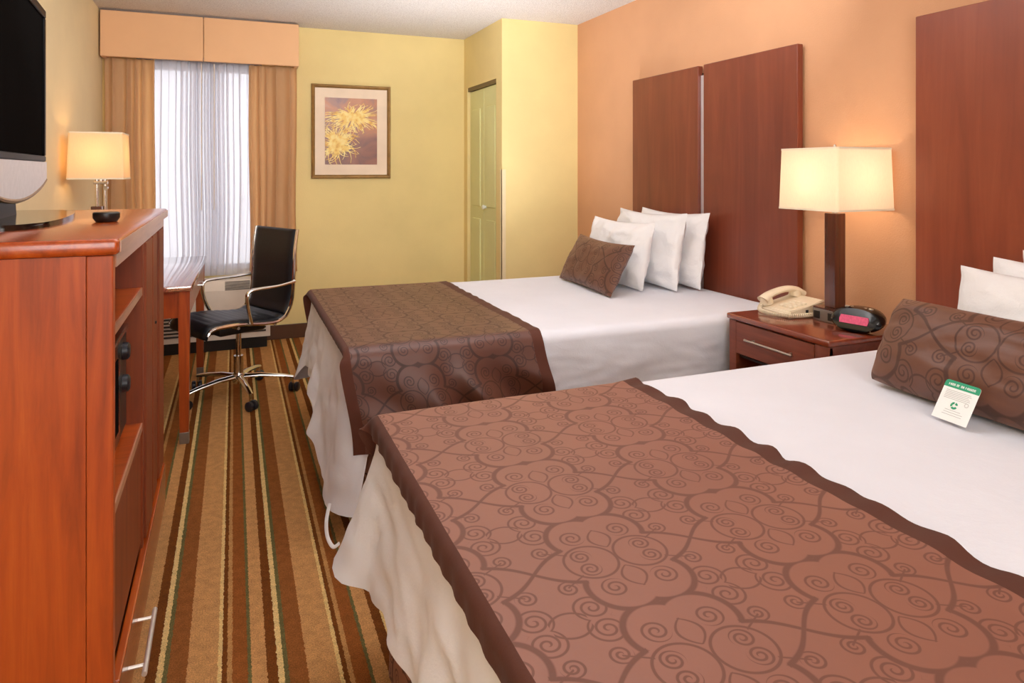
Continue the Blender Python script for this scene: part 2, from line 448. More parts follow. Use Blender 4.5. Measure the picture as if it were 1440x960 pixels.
# window
w1 = bpy.data.objects.new('window_1', None); COL.objects.link(w1); w1.location = ((WX0 + WX1) / 2, YB + .06, WZ0); w1['kind'] = 'structure'
bm = bmesh.new(); t = .035
box(bm, WX0, WX0 + t, YB + .03, YB + .09, WZ0, WZ1); box(bm, WX1 - t, WX1, YB + .03, YB + .09, WZ0, WZ1)
box(bm, WX0 + t, WX1 - t, YB + .03, YB + .09, WZ0, WZ0 + t); box(bm, WX0 + t, WX1 - t, YB + .03, YB + .09, WZ1 - .10, WZ1)
obj('window_frame', bm, M['windowframe'], w1, None, w1.location)
for a, b in ((WX0 + t, WX1 - t),):
    obj('window_pane', bx(a, b, YB + .058, YB + .062, WZ0 + t, WZ1 - .10), M['glass'], w1, None, w1.location)

# ------------------------------------------------------------------ window dressing
VX0, VX1, VY = XL + .012, 0.46, 5.46
t = thing('curtain_valance', 'flat tan fabric valance box above the window, centre seam', 'valance', (-.2, 5.55, 2.11))
xm = -.205
obj('valance_panel', bx(VX0, xm - .002, VY, VY + .03, 2.105, 2.425, .006), M['valance'], t, None, t.location)
obj('valance_panel', bx(xm + .002, VX1, VY, VY + .03, 2.105, 2.425, .006), M['valance'], t, None, t.location)
obj('valance_return', bx(VX1 - .03, VX1, VY + .03, YB - .002, 2.105, 2.425, .004), M['valance'], t, None, t.location)
obj('valance_return', bx(VX0, VX0 + .03, VY + .03, YB - .002, 2.105, 2.425, .004), M['valance'], t, None, t.location)
def curtain(name, x0, x1, z0, z1, y, folds, amp, mat, seed, sag=0.0, nz_=26):
    bm = bmesh.new(); nu = folds * 16 + 1
    def fn(i, j):
        u = i / (nu - 1); v = j / (nz_ - 1); z = lerp(z1, z0, v)
        ph = 2 * PI * folds * (u + 0.05 * math.sin(2 * PI * u * 1.3 + seed))
        k = amp * (0.6 + 0.4 * nz(u * 5, seed)) * (0.75 + 0.3 * v)
        x = lerp(x0, x1, u) + 0.012 * math.sin(v * 5 + seed + u * 4) * v + sag * math.sin(PI * clamp(v)) * (u - 0.5) + (0.021 * math.sin(2 * ph) * (.7 + .5 * nz(u * 11, 3.3)) if amp < .03 else 0) 
        return Vector((x, y + .004 + k * .80 * (abs(math.sin(ph / 2)) ** .7 * 2 - 1.2) * (1 if amp > .03 else .8) + 0.006 * nz(u * 9, v * 3, seed), z))
    grid(bm, nu, nz_, fn)
    bmesh.ops.solidify(bm, geom=bm.faces[:], thickness=0.002)
    return obj(name, bm, mat, None, 0)
tag(curtain('curtain', VX0 + .012, -.53, .50, 2.11, 5.56, 5, .050, M['curtain'], 1.0), 'pleated tan curtain panel left of the sheer, behind the desk lamp', 'curtain', 'tan curtains')
tag(curtain('curtain', .105, .45, .53, 2.11, 5.56, 5, .050, M['curtain'], 4.0), 'pleated tan curtain panel right of the sheer, behind the office chair', 'curtain', 'tan curtains')
tag(curtain('sheer_curtain', -.56, .13, .525, 2.12, 5.60, 11, .022, M['sheer'], 2.0), 'white translucent sheer curtain covering the window', 'sheer curtain')
for x in (-.22, -.135):
    tag(obj('curtain_wand', tb([(x, 5.525, 2.1), (x, 5.52, 1.02)], .0035, 8), M['ptac'], None, 40),
        'thin %s curtain wand hanging before the sheer' % ('left' if x < -.2 else 'right'), 'curtain wand', 'curtain wands')

# ------------------------------------------------------------------ wall unit air conditioner
t = thing('air_conditioner', 'off white wall air conditioner under the window', 'air conditioner', (-.19, 5.5, 0))
o = t.location
PX0, PX1, PY = -.64, .25, 5.40
obj('base', bx(PX0 + .02, PX1 - .02, PY + .03, YB - .016, 0, .085), M['black'], t, None, o)
obj('body', prism(bmesh.new(), [(PY, .085), (PY, .44), (PY + .05, .505), (YB - .016, .505), (YB - .016, .085)], PX0, PX1, 'x'), M['ptac'], t, None, o)
bm = bmesh.new()
for k in range(7):
    z = .445 + k * .0085; y = PY + .002 + k * .0068
    box(bm, -.06, .11, y - .004, y + .002, z - .0028, z + .0016)
obj('discharge_grille', bm, M['slot'], t, None, o)
bm = bmesh.new()
for k in range(6):
    z = .125 + k * .025
    box(bm, PX0 + .03, PX1 - .03, PY - .006, PY + .004, z, z + .012)
obj('intake_grille', bm, M['slot'], t, None, o)
obj('control_cover', bx(.13, .23, PY - .004, PY + .01, .36, .43, .003), M['ptac'], t, None, o)

# ------------------------------------------------------------------ framed print
FX0, FX1, FZ0, FZ1 = .567, 1.197, 1.25, 2.0
t = thing('framed_picture', 'framed print of two yellow chrysanthemums with cream mat on the back wall', 'picture', ((FX0 + FX1) / 2, YB - .012, FZ0))
o = t.location; fw = .028
bm = bmesh.new()
prof = [(0, 0), (0, -.022), (.006, -.03), (.016, -.026), (.024, -.018), (fw, -.014), (fw, 0)]
corn = [(FX0, FZ0, 1, 1), (FX1, FZ0, -1, 1), (FX1, FZ1, -1, -1), (FX0, FZ1, 1, -1)]
rings = [[bm.verts.new((cx + sx * a, YB - .001 + d, cz + sz * a)) for a, d in prof] for cx, cz, sx, sz in corn]
for i in range(4):
    A, B = rings[i], rings[(i + 1) % 4]
    for k in range(len(prof)):
        bm.faces.new((A[k], A[(k + 1) % len(prof)], B[(k + 1) % len(prof)], B[k]))
obj('frame', bm, M['pframe'], t, None, o)
obj('mat', bx(FX0 + fw - .002, FX1 - fw + .002, YB - .012, YB - .003, FZ0 + fw - .002, FZ1 - fw + .002), M['mat'], t, None, o)
px0, px1, pz0, pz1 = FX0 + .105, FX1 - .11, FZ0 + .11, FZ1 - .105
m, nt, p = newmat('print_background'); v = texco(nt)
sep = nt.nodes.new('ShaderNodeSeparateXYZ'); nt.links.new(v, sep.inputs[0])
zz = E(nt, sep.outputs[2]); xx = E(nt, sep.outputs[0])
f = noisetex(nt, v, 6.0, 4, 0.6, 0.8)
c1 = ramp(nt, f, [(0.25, rgb(98, 70, 84)), (0.42, rgb(150, 104, 88)), (0.58, rgb(186, 118, 70)), (0.75, rgb(196, 150, 120))])
c2 = ramp(nt, f, [(0.3, rgb(92, 62, 62)), (0.5, rgb(140, 86, 66)), (0.75, rgb(158, 104, 84))])
nt.links.new(mixc(nt, (zz + xx * -.1).ramp(.30, .36, 0, 1), c2, c1), p.inputs['Base Color']); p.inputs['Roughness'].default_value = 0.35
pr = obj('print', bx(px0, px1, YB - .0135, YB - .0115, pz0, pz1), m, t, None, o)
def petalmat(name, stops):
    m, nt, p = newmat(name)
    nt.links.new(ramp(nt, noisetex(nt, texco(nt), 22, 3), stops), p.inputs['Base Color']); p.inputs['Roughness'].default_value = 0.5; return m
M['petal'] = petalmat('yellow_petals', [(0.35, rgb(214, 160, 62)), (0.45, rgb(240, 202, 104)), (0.6, rgb(252, 230, 150))])
def flower(cx, cz, n, r0, r1, ax, az, curl, y, seed, w=.006):
    rnd = random.Random(seed); bm = bmesh.new()
    for k in range(n):
        a = 2 * PI * k / n + rnd.uniform(-.1, .1); L = rnd.uniform(r0, r1); cu = rnd.uniform(-curl, curl); yy = y - rnd.uniform(0, .0012)
        pts = []
        for q in range(8):
            s = q / 7; aa = a + cu * s * s
            pts.append((cx + math.cos(aa) * L * s * ax, cz + math.sin(aa) * L * s * az - .02 * s * s * (1 if az < .95 else 0)))
        prev = None
        for q, (X, Z) in enumerate(pts):
            d = Vector(pts[min(q + 1, 7)]) - Vector(pts[max(q - 1, 0)]); d.normalize()
            ww = w * (0.5 + 0.6 * math.sin(PI * min(q / 7 + .15, 1)))
            X1, Z1 = X - d.y * ww / 2, Z + d.x * ww / 2; X2, Z2 = X + d.y * ww / 2, Z - d.x * ww / 2
            X1, X2 = clamp(X1, px0, px1), clamp(X2, px0, px1); Z1, Z2 = clamp(Z1, pz0, pz1), clamp(Z2, pz0, pz1)
            cur = (bm.verts.new((X1, yy, Z1)), bm.verts.new((X2, yy, Z2)))
            if prev: bm.faces.new((prev[0], prev[1], cur[1], cur[0]))
            prev = cur
    return bm
obj('printed_flower', flower(px0 + .215, pz1 - .150, 110, .12, .275, 1.0, .52, .45, YB - .0145, 3, .0085), M['petal'], t, None, o, recalc=False)
obj('printed_flower', flower(px0 + .095, pz0 + .165, 124, .08, .195, 1.0, .98, .8, YB - .0160, 5, .0075), M['petal'], t, None, o, recalc=False)

# ------------------------------------------------------------------ television cabinet
def cabinet():
    L = thing('television_cabinet', 'tall cherry television cabinet with open shelves and grooved door', 'cabinet', (-.55, 2.32, 0), math.radians(0.5))
    X0, X1, Y0, Y1, H = -.30, .305, -.64, .63, 1.165         # local
    yd = -.02                                                  # divider
    obj('top', bx(X0, X1 + .012, Y0 - .012, Y1 + .012, H - .035, H, .010, 3), M['cab_y'], L, 35)
    obj('top_edge_band', bx(X1 + .0125, X1 + .0145, Y0, Y1, H - .030, H - .006), M['edge'], L, label='pinkish edge of the cabinet top, highlight in its colour')
    obj('top_rail', bx(X1 - .02, X1 + .002, Y0 + .03, Y1 - .03, H - .065, H - .036), M['edge'], L)
    bm = bx(X0, X1 - .0508, Y0, Y0 + .022, 0, H - .036); box(bm, X1 - .050, X1, Y0 - .0015, Y0 + .03, 0, H - .036, .003)
    obj('side_panel', bm, M['cab_z'], L)
    obj('side_panel', bx(X0, X1, Y1 - .022, Y1, 0, H - .036, .002), M['cab_z'], L)
    obj('divider', bx(X0, X1 - .005, yd - .011, yd + .011, .03, H - .036), M['cab_dark'], L)
    obj('back_panel', bx(X0, X0 + .012, Y0 + .022, Y1 - .022, .03, H - .036), M['cab_dark'], L)
    for z in (.965, .565):
        s = obj('shelf', bx(X0 + .012, X1 - .01, Y0 + .03, yd - .011, z - .022, z), M['cab_x'], L)
        obj('edge_band', bx(X1 - .01, X1 - .006, Y0 + .03, yd - .011, z - .022, z), M['edge'], s)
    obj('bottom_panel', bx(X0 + .012, X1 - .012, Y0 + .03, Y1 - .022, .04, .06), M['cab_dark'], L)
    obj('plinth', bx(X0 + .02, X1 - .03, Y0 + .03, Y1 - .022, 0, .04), M['cab_dark'], L)
    # lower door behind the aisle side, left bay
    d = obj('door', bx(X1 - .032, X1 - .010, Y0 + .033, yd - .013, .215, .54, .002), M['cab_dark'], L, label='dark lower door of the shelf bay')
    dr = obj('drawer', bx(X1 - .012, X1 + .008, Y0 + .033, Y1 - .026, .045, .195, .004), M['cab_y'], L)
    bm = bmesh.new(); hy0, hy1, hz, hx = -.50, -.24, .125, X1 + .045
    tube(bm, [(hx, hy0, hz), (hx, hy1, hz)], .0062, 10)
    tube(bm, [(X1 + .007, hy0 + .035, hz), (hx, hy0 + .035, hz)], .0045, 8); tube(bm, [(X1 + .007, hy1 - .035, hz), (hx, hy1 - .035, hz)], .0045, 8)
    obj('handle', bm, M['bright'], dr, 40)
    # tall grooved door, right bay
    bm = bmesh.new(); a, b, z0, z1 = yd + .014, Y1 - .025, .21, H - .07
    w = b - a
    box(bm, X1 - .018, X1 + .002, a, a + w * .30, z0, z1, .003); box(bm, X1 - .018, X1 + .002, b - w * .30, b, z0, z1, .003)
    box(bm, X1 - .018, X1 - .001, a + w * .385, b - w * .385, z0, z1, .004)
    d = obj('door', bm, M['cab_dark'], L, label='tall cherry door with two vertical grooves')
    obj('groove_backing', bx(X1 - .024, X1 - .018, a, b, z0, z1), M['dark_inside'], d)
    obj('knob', lathe(bmesh.new(), [(0, -.005), (.004, -.005), (.0055, 0), (.004, .004), (0, .004)], (X1 - .001, (a + b) / 2, .795), 14), M['black'], d, 40)
    return L
cabinet()
# microwave in the shelf bay
t = thing('microwave', 'black and silver microwave on the cabinet shelf', 'microwave', (-.52, 2.0, .565), math.radians(0.5)); 
obj('body', bx(-.20, .215, -.26, .24, .012, .30, .008), M['black'], t)
for x, y in ((-.17, -.22), (-.17, .2), (.18, -.22), (.18, .2)): obj('foot', bx(x - .012, x + .012, y - .012, y + .012, 0, .013), M['rubber'], t)
d = obj('door', bx(.2155, .238, -.26, .10, .02, .295, .006), M['gloss'], t)
obj('silver_trim', bx(.216, .241, -.26, .24, .292, .308, .003), M['chrome'], t)
obj('window', bx(.2375, .2395, -.22, .06, .06, .25), M['screen'], d)
cp = obj('control_panel', bx(.2155, .236, .103, .24, .02, .291, .004), M['black'], t)
for z in (.245, .155):
    bm = lathe(bmesh.new(), [(0, 0), (.025, 0), (.023, .013), (.017, .017), (0, .017)], n=20)
    bmesh.ops.rotate(bm, verts=bm.verts, matrix=Matrix.Rotation(PI / 2, 3, 'Y')); bmesh.ops.translate(bm, verts=bm.verts, vec=(.236, .17, z))
    obj('knob', bm, M['rubber'], cp, 40)

# ------------------------------------------------------------------ television
t = thing('television', 'black flat screen television with silver lower bezel on the cabinet', 'television', (-.59, 2.345, 1.165), math.radians(4.5))
# local: faces +x, width along y
hw = .475
def bezel_outline(inset=0.0, n=14):
    pts = []
    b = .125
    # curved silver bottom from right to left
    for k in range(n + 1):
        s = k / n; y = lerp(-hw + inset, hw - inset, s)
        pts.append((y, 0.118 - .054 * math.sin(PI * s) ** 0.8 + inset))
    top = .700 - inset
    pts.append((hw - inset, top - .015)); pts.append((hw - inset - .015, top)); pts.append((-hw + inset + .015, top)); pts.append((-hw + inset, top - .015))
    return pts
obj('back_shell', prism(bmesh.new(), bezel_outline(.012), -.055, -.004, 'x'), M['black'], t)
bm = bmesh.new()
box(bm, -.004, .022, -hw, hw, .176, .196, .004); box(bm, -.004, .022, -hw, hw, .672, .700, .004)
box(bm, -.004, .022, -hw, -hw + .03, .196, .672, .004); box(bm, -.004, .022, hw - .03, hw, .196, .672, .004)
obj('bezel', bm, M['satin'], t)
obj('silver_edge', bx(-.006, .015, hw, hw + .006, .15, .69, .002), M['chrome'], t)
obj('screen', bx(-.003, .014, -hw + .03, hw - .03, .196, .672), M['screen'], t)
low = [(y, z) for y, z in bezel_outline(0.0)[:15]] + [(hw, .175), (-hw, .175)]
sp = obj('speaker_panel', prism(bmesh.new(), low, -.004, .024, 'x'), M['tvsilver'], t, label='silver speaker strip below the screen')
obj('speaker_lip', tb([(.018, y, z - .004) for y, z in bezel_outline(0.0)[:15]], .008, 8), M['pframe'], sp, 40)
obj('neck', prism(bmesh.new(), [(-.13, .012), (.13, .012), (.10, .09), (-.10, .09)], -.05, -.006, 'x'), M['satin'], t)
bm = bmesh.new()
pl = [(.145 * math.copysign(abs(math.cos(a)) ** .6, math.cos(a)), 0.38 * math.copysign(abs(math.sin(a)) ** .75, math.sin(a))) for a in [2 * PI * k / 40 for k in range(40)]]
prism(bm, pl, 0, .014, 'z'); bmesh.ops.bevel(bm, geom=[e for e in bm.edges if abs(e.verts[0].co.z - e.verts[1].co.z) < 1e-6 and e.verts[0].co.z > .01], offset=.006, segments=2, affect='EDGES')
obj('base_plate', bm, M['gloss'], t, 40)

bm = lathe(bmesh.new(), [(0, .028), (.031, .028), (.034, .025), (.034, .012), (.028, .002), (.024, 0), (0, 0)][::-1], n=28)
tag(obj('puck', bm, M['black'], None, 40), 'small round black puck on the cabinet top beside the television', 'puck').location = (-.335, 2.235, 1.165)

# ------------------------------------------------------------------ desk
t = thing('writing_desk', 'cherry writing desk with glossy top below the window', 'desk', (-.51, 4.25, 0), math.radians(-1.0))
X0, X1, Y0, Y1, H = -.335, .335, -.62, .62, .76
obj('top', bx(X0, X1, Y0, Y1, H - .028, H, .006, 3), M['desk_y'], t, 35)
bm = bmesh.new()
box(bm, X0 + .02, X1 - .055, Y0 + .022, Y0 + .04, H - .155, H - .028); box(bm, X0 + .02, X1 - .055, Y1 - .04, Y1 - .022, H - .155, H - .028)
box(bm, X0 + .02, X0 + .04, Y0 + .05, Y1 - .05, H - .155, H - .028)
obj('apron', bm, M['desk_z'], t)
dr = obj('drawer', bx(X1 - .034, X1 - .012, Y0 + .075, Y1 - .075, H - .145, H - .03, .003), M['desk_z'], t)
obj('handle', tb([(X1 - .012, -.06, H - .085), (X1 + .010, -.055, H - .085), (X1 + .010, .055, H - .085), (X1 - .012, .06, H - .085)], .004, 8), M['nickel'], dr, 40)
for sx, sy in ((1, -1), (1, 1), (-1, -1), (-1, 1)):
    cx = (X1 - .036) if sx > 0 else (X0 + .036); cy = (Y0 + .036) if sy < 0 else (Y1 - .036)
    bm = bmesh.new(); a, b = .026, .020
    V = [bm.verts.new((cx + i * w, cy + j * w, z)) for z, w in ((.055, b), (H - .028, a)) for i, j in ((-1, -1), (1, -1), (1, 1), (-1, 1))]
    for k in range(4): bm.faces.new((V[k], V[(k + 1) % 4], V[4 + (k + 1) % 4], V[4 + k]))
    bm.faces.new(V[:4][::-1]); bm.faces.new(V[4:])
    l = obj('leg', bm, M['desk_z'], t)
    obj('foot_cap', bx(cx - .021, cx + .021, cy - .021, cy + .021, 0, .055, .002), M['silverbase'], l, label='grey metal foot cap')

# ------------------------------------------------------------------ lamps
def shade(t, z0, z1, b, a, tone):
    """square tapered shade, half widths b (bottom) and a (top), open both ends"""
    bm = bmesh.new()
    def ring(w, z, r=.012):
        out = []
        for sx, sy in ((1, 1), (-1, 1), (-1, -1), (1, -1)):
            a0 = math.atan2(sy, sx) - PI / 4
            for k in range(4):
                an = a0 + (PI / 2) * k / 3
                out.append(bm.verts.new((sx * (w - r) + r * math.cos(an), sy * (w - r) + r * math.sin(an), z)))
        return out
    R = [ring(lerp(b, a, q / 6), lerp(z0, z1, q / 6)) for q in range(7)]
    for A, B in zip(R, R[1:]):
        for k in range(16): bm.faces.new((A[k], A[(k + 1) % 16], B[(k + 1) % 16], B[k]))
    s = obj('lamp_shade', bm, tone or M['shade'], t, 45)
    for w, z in ((b, z0), (a, z1)):
        bm = bmesh.new(); A = ring(w + .001, z - .004); B = ring(w + .001, z + .004)
        for k in range(16): bm.faces.new((A[k], A[(k + 1) % 16], B[(k + 1) % 16], B[k]))
        obj('trim_band', bm, M['shadewhite'], s, 45)
    zc = z1 - .02
    bm = bmesh.new()
    tube(bm, [(-a + .004, 0, zc), (a - .004, 0, zc)], .0018, 6); tube(bm, [(0, -a + .004, zc), (0, a - .004, zc)], .0018, 6)
    obj('shade_spider', bm, M['nickel'], s)
    return s
def bulb(t, z, power, col):
    ld = bpy.data.lights.new('lamp_bulb', 'POINT'); ld.energy = power; ld.color = col; ld.shadow_soft_size = .045
    lo = bpy.data.objects.new('lamp_bulb', ld); COL.objects.link(lo); lo.parent = t; lo.location = (0, 0, z)
WARM = (1.0, .74, .48)
t = thing('table_lamp', 'square cream shaded table lamp with dark wood column on the nightstand', 'lamp', (2.305, 2.13, .69))
bb = obj('base', bx(-.06, .06, -.06, .06, 0, .05, .003), M['silverbase'], t, label='silver base with power outlets')
obj('base_cap', bx(-.058, .058, -.058, .058, .05, .056), M['lampwood'], bb)
for y in (-.036, .036): obj('outlet', bx(-.0635, -.060, y - .014, y + .014, .010, .040), M['black'], bb)
obj('column', bx(-.0285, .0285, -.0285, .0285, .056, .445, .003), M['lampwood'], t)
obj('socket', tb([(0, 0, .445), (0, 0, .53)], .011, 12), M['nickel'], t, 40)
obj('harp', tb([(0, 0, .53), (0, 0, .71)], .003, 8), M['nickel'], t, 40)
obj('finial', lathe(bmesh.new(), [(0, .708), (.007, .711), (.008, .718), (.004, .728), (0, .730)], n=12), M['nickel'], t, 40)
shade(t, .464, .709, .156, .149, None)
bulb(t, .585, 1.8, WARM)
t = thing('table_lamp', 'square cream shaded table lamp with chrome twin posts on the desk', 'lamp', (-.695, 4.42, .76))
obj('base', bx(-.065, .065, -.065, .065, 0, .025, .004), M['lampwood'], t)
obj('column', bx(-.040, .012, -.024, .024, .025, .352, .003), M['lampwood'], t)
obj('post', tb([(-.014, 0, .352), (-.014, 0, .54)], .0095, 12), M['chrome'], t, 40)
obj('post', tb([(.026, 0, .02), (.026, 0, .54)], .0095, 12), M['chrome'], t, 40)
obj('crossbar', bx(-.030, .040, -.014, .014, .475, .492, .003), M['chrome'], t)
obj('switch', tb([(.034, -.012, .455), (.034, -.042, .455)], .011, 12), M['chrome'], t, 40)
obj('socket', tb([(.006, 0, .492), (.006, 0, .58)], .011, 12), M['chrome'], t, 40)
shade(t, .507, .757, .136, .128, M['shade_glow'])
bulb(t, .63, 1.5, (1.0, .60, .28))

# ------------------------------------------------------------------ office chair
ang = math.radians(180 + 27)
t = thing('office_chair', 'black ribbed leather office chair with chrome frame beside the desk', 'office chair', (.025, 4.31, 0), ang)
seat_prof = spline([(.290, .405), (.287, .445), (.250, .468), (.12, .470), (-.03, .452), (-.115, .452), (-.165, .475)], 8)
back_prof = spline([(-.165, .475), (-.196, .53), (-.210, .60), (-.218, .72), (-.224, .85), (-.240, .965)], 8)
seat_prof = [Vector((p[0], p[1])) for p in seat_prof]; back_prof = [Vector((p[0], p[1])) for p in back_prof]
def padded(prof, hwid, th, rib):
    # resample
    P = [prof[0]]; L = [0]
    for a, b in zip(prof, prof[1:]): L.append(L[-1] + (b - a).length)
    n = int(L[-1] / .0055)
    pts = []
    for k in range(n + 1):
        s = L[-1] * k / n
        i = max(j for j in range(len(L)) if L[j] <= s + 1e-9); i = min(i, len(prof) - 2)
        f = (s - L[i]) / max(1e-9, L[i + 1] - L[i]); pts.append((prof[i].lerp(prof[i + 1], f), s))
    bm = bmesh.new(); m = 15; rows = []
    for k, (p, s) in enumerate(pts):
        d = (pts[min(k + 1, n)][0] - pts[max(k - 1, 0)][0]).normalized(); nn = Vector((d.y, -d.x))
        g = abs(math.sin(PI * s / rib)) ** (0.35 if rib < .1 else .22)
        endf = min(1, min(s, L[-1] - s) / .012) ** .5 if True else 1
        top, bot = [], []
        for j in range(m):
            y = lerp(-hwid, hwid, j / (m - 1)); ef = min(1, (hwid - abs(y)) / .012 + .15)
            edge = ef ** .5 * max(endf, .2)
            a = p + nn * (-th / 2 * edge * (0.62 + .38 * g)); b = p + nn * (th / 2 * edge * (0.8 + .2 * g))
            top.append(bm.verts.new((a.x, y, a.y))); bot.append(bm.verts.new((b.x, y, b.y)))
        rows.append(top + bot[::-1])
    w = 2 * m
    for A, B in zip(rows, rows[1:]):
        for j in range(w): bm.faces.new((A[j], A[(j + 1) % w], B[(j + 1) % w], B[j]))
    bm.faces.new(rows[0][::-1]); bm.faces.new(rows[-1])
    return bm
obj('seat', padded(seat_prof, .222, .034, .046), M['leather'], t, 0)
obj('backrest', padded(back_prof, .222, .030, .150), M['leather'], t, 0)
full = seat_prof[6:] + back_prof[1:]
for s in (-1, 1):
    fr = obj('side_frame', tb([(p.x, s * .234, p.y - .004) for p in full[::2]] + [(full[-1].x, s * .234, full[-1].y)], .0105, 8, flat=1.0), M['chrome'], t, 40, label='chrome side rail')
    a = spline([(-.215, s * .245, .665), (-.10, s * .262, .655), (.04, s * .268, .652), (.08, s * .268, .640), (.09, s * .268, .605), (.075, s * .262, .53), (.05, s * .245, .462)], 6)
    obj('armrest', tb(a, .0125, 10, flat=.8), M['chrome'], t, 40)
obj('cross_bar', tb([(-.10, -.234, .435), (-.10, .234, .435)], .009, 8), M['chrome'], t, 40)
obj('cross_bar', tb([(.12, -.234, .446), (.12, .234, .446)], .009, 8), M['chrome'], t, 40)
mech = obj('tilt_mechanism', bx(-.13, .15, -.075, .075, .375, .432, .012), M['black'], t, 35)
obj('tilt_lever', tb([(.02, -.07, .40), (.02, -.20, .395), (.02, -.235, .392)], .005, 8), M['black'], mech, 40)
obj('gas_lift', lathe(bmesh.new(), [(0, .11), (.027, .11), (.027, .235), (.015, .236), (.015, .375), (0, .375)], n=18), M['chrome'], t, 40)
obj('base_hub', lathe(bmesh.new(), [(0, .075), (.03, .075), (.036, .09), (.036, .125), (.03, .135), (0, .135)], n=20), M['chrome'], t, 40)
for k in range(5):
    a = math.radians(210 + 72 * k) - ang
    c, s = math.cos(a), math.sin(a)
    P = lambda r, z, q=0: (c * r - s * q, s * r + c * q, z)
    obj('base_leg', tb([P(.025, .112), P(.12, .112), P(.24, .098), P(.305, .085)], [.021, .019, .016, .013], 8, flat=.75), M['chrome'], t, 45)
    cs = obj('caster', tb([P(.302, .088), P(.302, .05)], .007, 8), M['chrome'], t, 40)
    bm = bmesh.new()
    tw = a + .6 * k
    ax = Vector((-math.sin(tw), math.cos(tw), 0))
    cc = Vector(P(.31, .027))
    for q in (-1, 1):
        tube(bm, [cc + ax * q * .006, cc + ax * q * .010, cc + ax * q * .024, cc + ax * q * .028], [.022, .027, .027, .022], 18)
    obj('wheel', bm, M['rubber'], cs, 40)

# ------------------------------------------------------------------ headboards
def headboard(y0, y1, mat, label, nm='headboard'):
    ym = (y0 + y1) / 2
    t = thing(nm, label, 'headboard', (XR - .03, ym, .30), 0, 'headboards on the orange wall')
    o = t.location
    obj('panel', bx(XR - .05, XR - .016, ym + .026, y1, 0, 1.90, .004), mat, t, None, o)
    obj('panel', bx(XR - .05, XR - .016, y0, ym - .022, 0, 1.90, .004), mat, t, None, o)
    obj('metal_strip', bx(XR - .032, XR - .022, ym - .019, ym + .023, .30, 1.845), M['strip'], t, None, o, label='silver strip between the wood panels')
    obj('back_batten', bx(XR - .021, XR - .001, ym - .06, ym + .06, .32, 1.86), M['dark_inside'], t, None, o)
    return t
headboard(2.45, 3.87, M['head'], 'tall cherry panel headboard behind the bed nearer the window')
headboard(.43, 1.857, M['head_near'], 'tall cherry panel headboard behind the foreground bed, right of the lamp')

# ------------------------------------------------------------------ beds
ZT = .67
def ring_path(x0, x1, y0, y1, rc, step):
    """closed path: starts at head/near (x1,y0) going to foot, far side, head. yields (x,y,nx,ny,s)"""
    P = []
    def seg(a, b, n):
        L = math.dist(a, b); k = max(2, int(L / step))
        for i in range(k): P.append((lerp(a[0], b[0], i / k), lerp(a[1], b[1], i / k), n[0], n[1]))
    def arc(c, a0, a1):
        k = 7
        for i in range(k): a = lerp(a0, a1, i / k); P.append((c[0] + rc * math.cos(a), c[1] + rc * math.sin(a), math.cos(a), math.sin(a)))
    seg((x1 - rc, y0), (x0 + rc, y0), (0, -1)); arc((x0 + rc, y0 + rc), -PI / 2, -PI)
    seg((x0, y0 + rc), (x0, y1 - rc), (-1, 0)); arc((x0 + rc, y1 - rc), PI, PI / 2)
    seg((x0 + rc, y1), (x1 - rc, y1), (0, 1)); arc((x1 - rc, y1 - rc), PI / 2, 0)
    seg((x1, y1 - rc), (x1, y0 + rc), (1, 0)); arc((x1 - rc, y0 + rc), 0, -PI / 2)
    out = []; s = 0
    for i, p in enumerate(P):
        if i: s += math.dist(p[:2], P[i - 1][:2])
        out.append(p + (s,))
    return out
def bedspread(x0, x1, y0, y1, hem, seed, rc=.05):
    """hem: function(x,y,nx,ny)->(out,z,pleat)"""
    path = ring_path(x0, x1, y0, y1, rc, .018)
    n = len(path); bm = bmesh.new()
    hems = [hem(*p[:4]) for p in path]
    cx, cy = (x0 + x1) / 2, (y0 + y1) / 2
    rows = []
    for q in range(10):                 # top rings, centre outwards
        f = (q + .3) / 10
        f = 1 - (1 - f) ** 1.5
        row = []
        for (x, y, nx, ny, s) in path:
            X = cx + (x - cx) * f; Y = cy + (y - cy) * f
            row.append(bm.verts.new((X, Y, ZT - .004 * f ** 6 + .004 * nz(X * 4, Y * 4, seed))))
        rows.append(row)
    bm.faces.new(rows[0])
    r = .035; NT = 26
    for q in range(1, 6):
        a = PI / 2 * q / 5
        rows.append([bm.verts.new((x + nx * r * math.sin(a) - nx * r * 0.15 * (1 - q / 5), y + ny * r * math.sin(a) - ny * r * .15 * (1 - q / 5), ZT - .004 - r * (1 - math.cos(a)))) for (x, y, nx, ny, s) in path])
    for q in range(1, NT + 1):
        v = q / NT; row = []
        for (x, y, nx, ny, s), (out, zh, pl) in zip(path, hems):
            z = lerp(ZT - .004 - r, zh, v)
            w = r + out * v ** 1.25 + pl * v * (math.sin(s * 21 + seed + 2.2 * math.sin(s * 5)) * .5 + nz(s * 6, v * 2.2, seed) * .9) + .006 * nz(s * 14, v * 7, seed + 5) * v + (.014 - .010 * abs(ny)) * (.35 - abs(nz(s * 7 + v * 2.5, v * 4 - s * 1.5, seed + 9))) * min(1, v * 3)
            row.append(bm.verts.new((x + nx * w, y + ny * w, z)))
        rows.append(row)
    for A, B in zip(rows, rows[1:]):
        for k in range(n): bm.faces.new((A[k], A[(k + 1) % n], B[(k + 1) % n], B[k]))
    # turned hem roll
    return bm
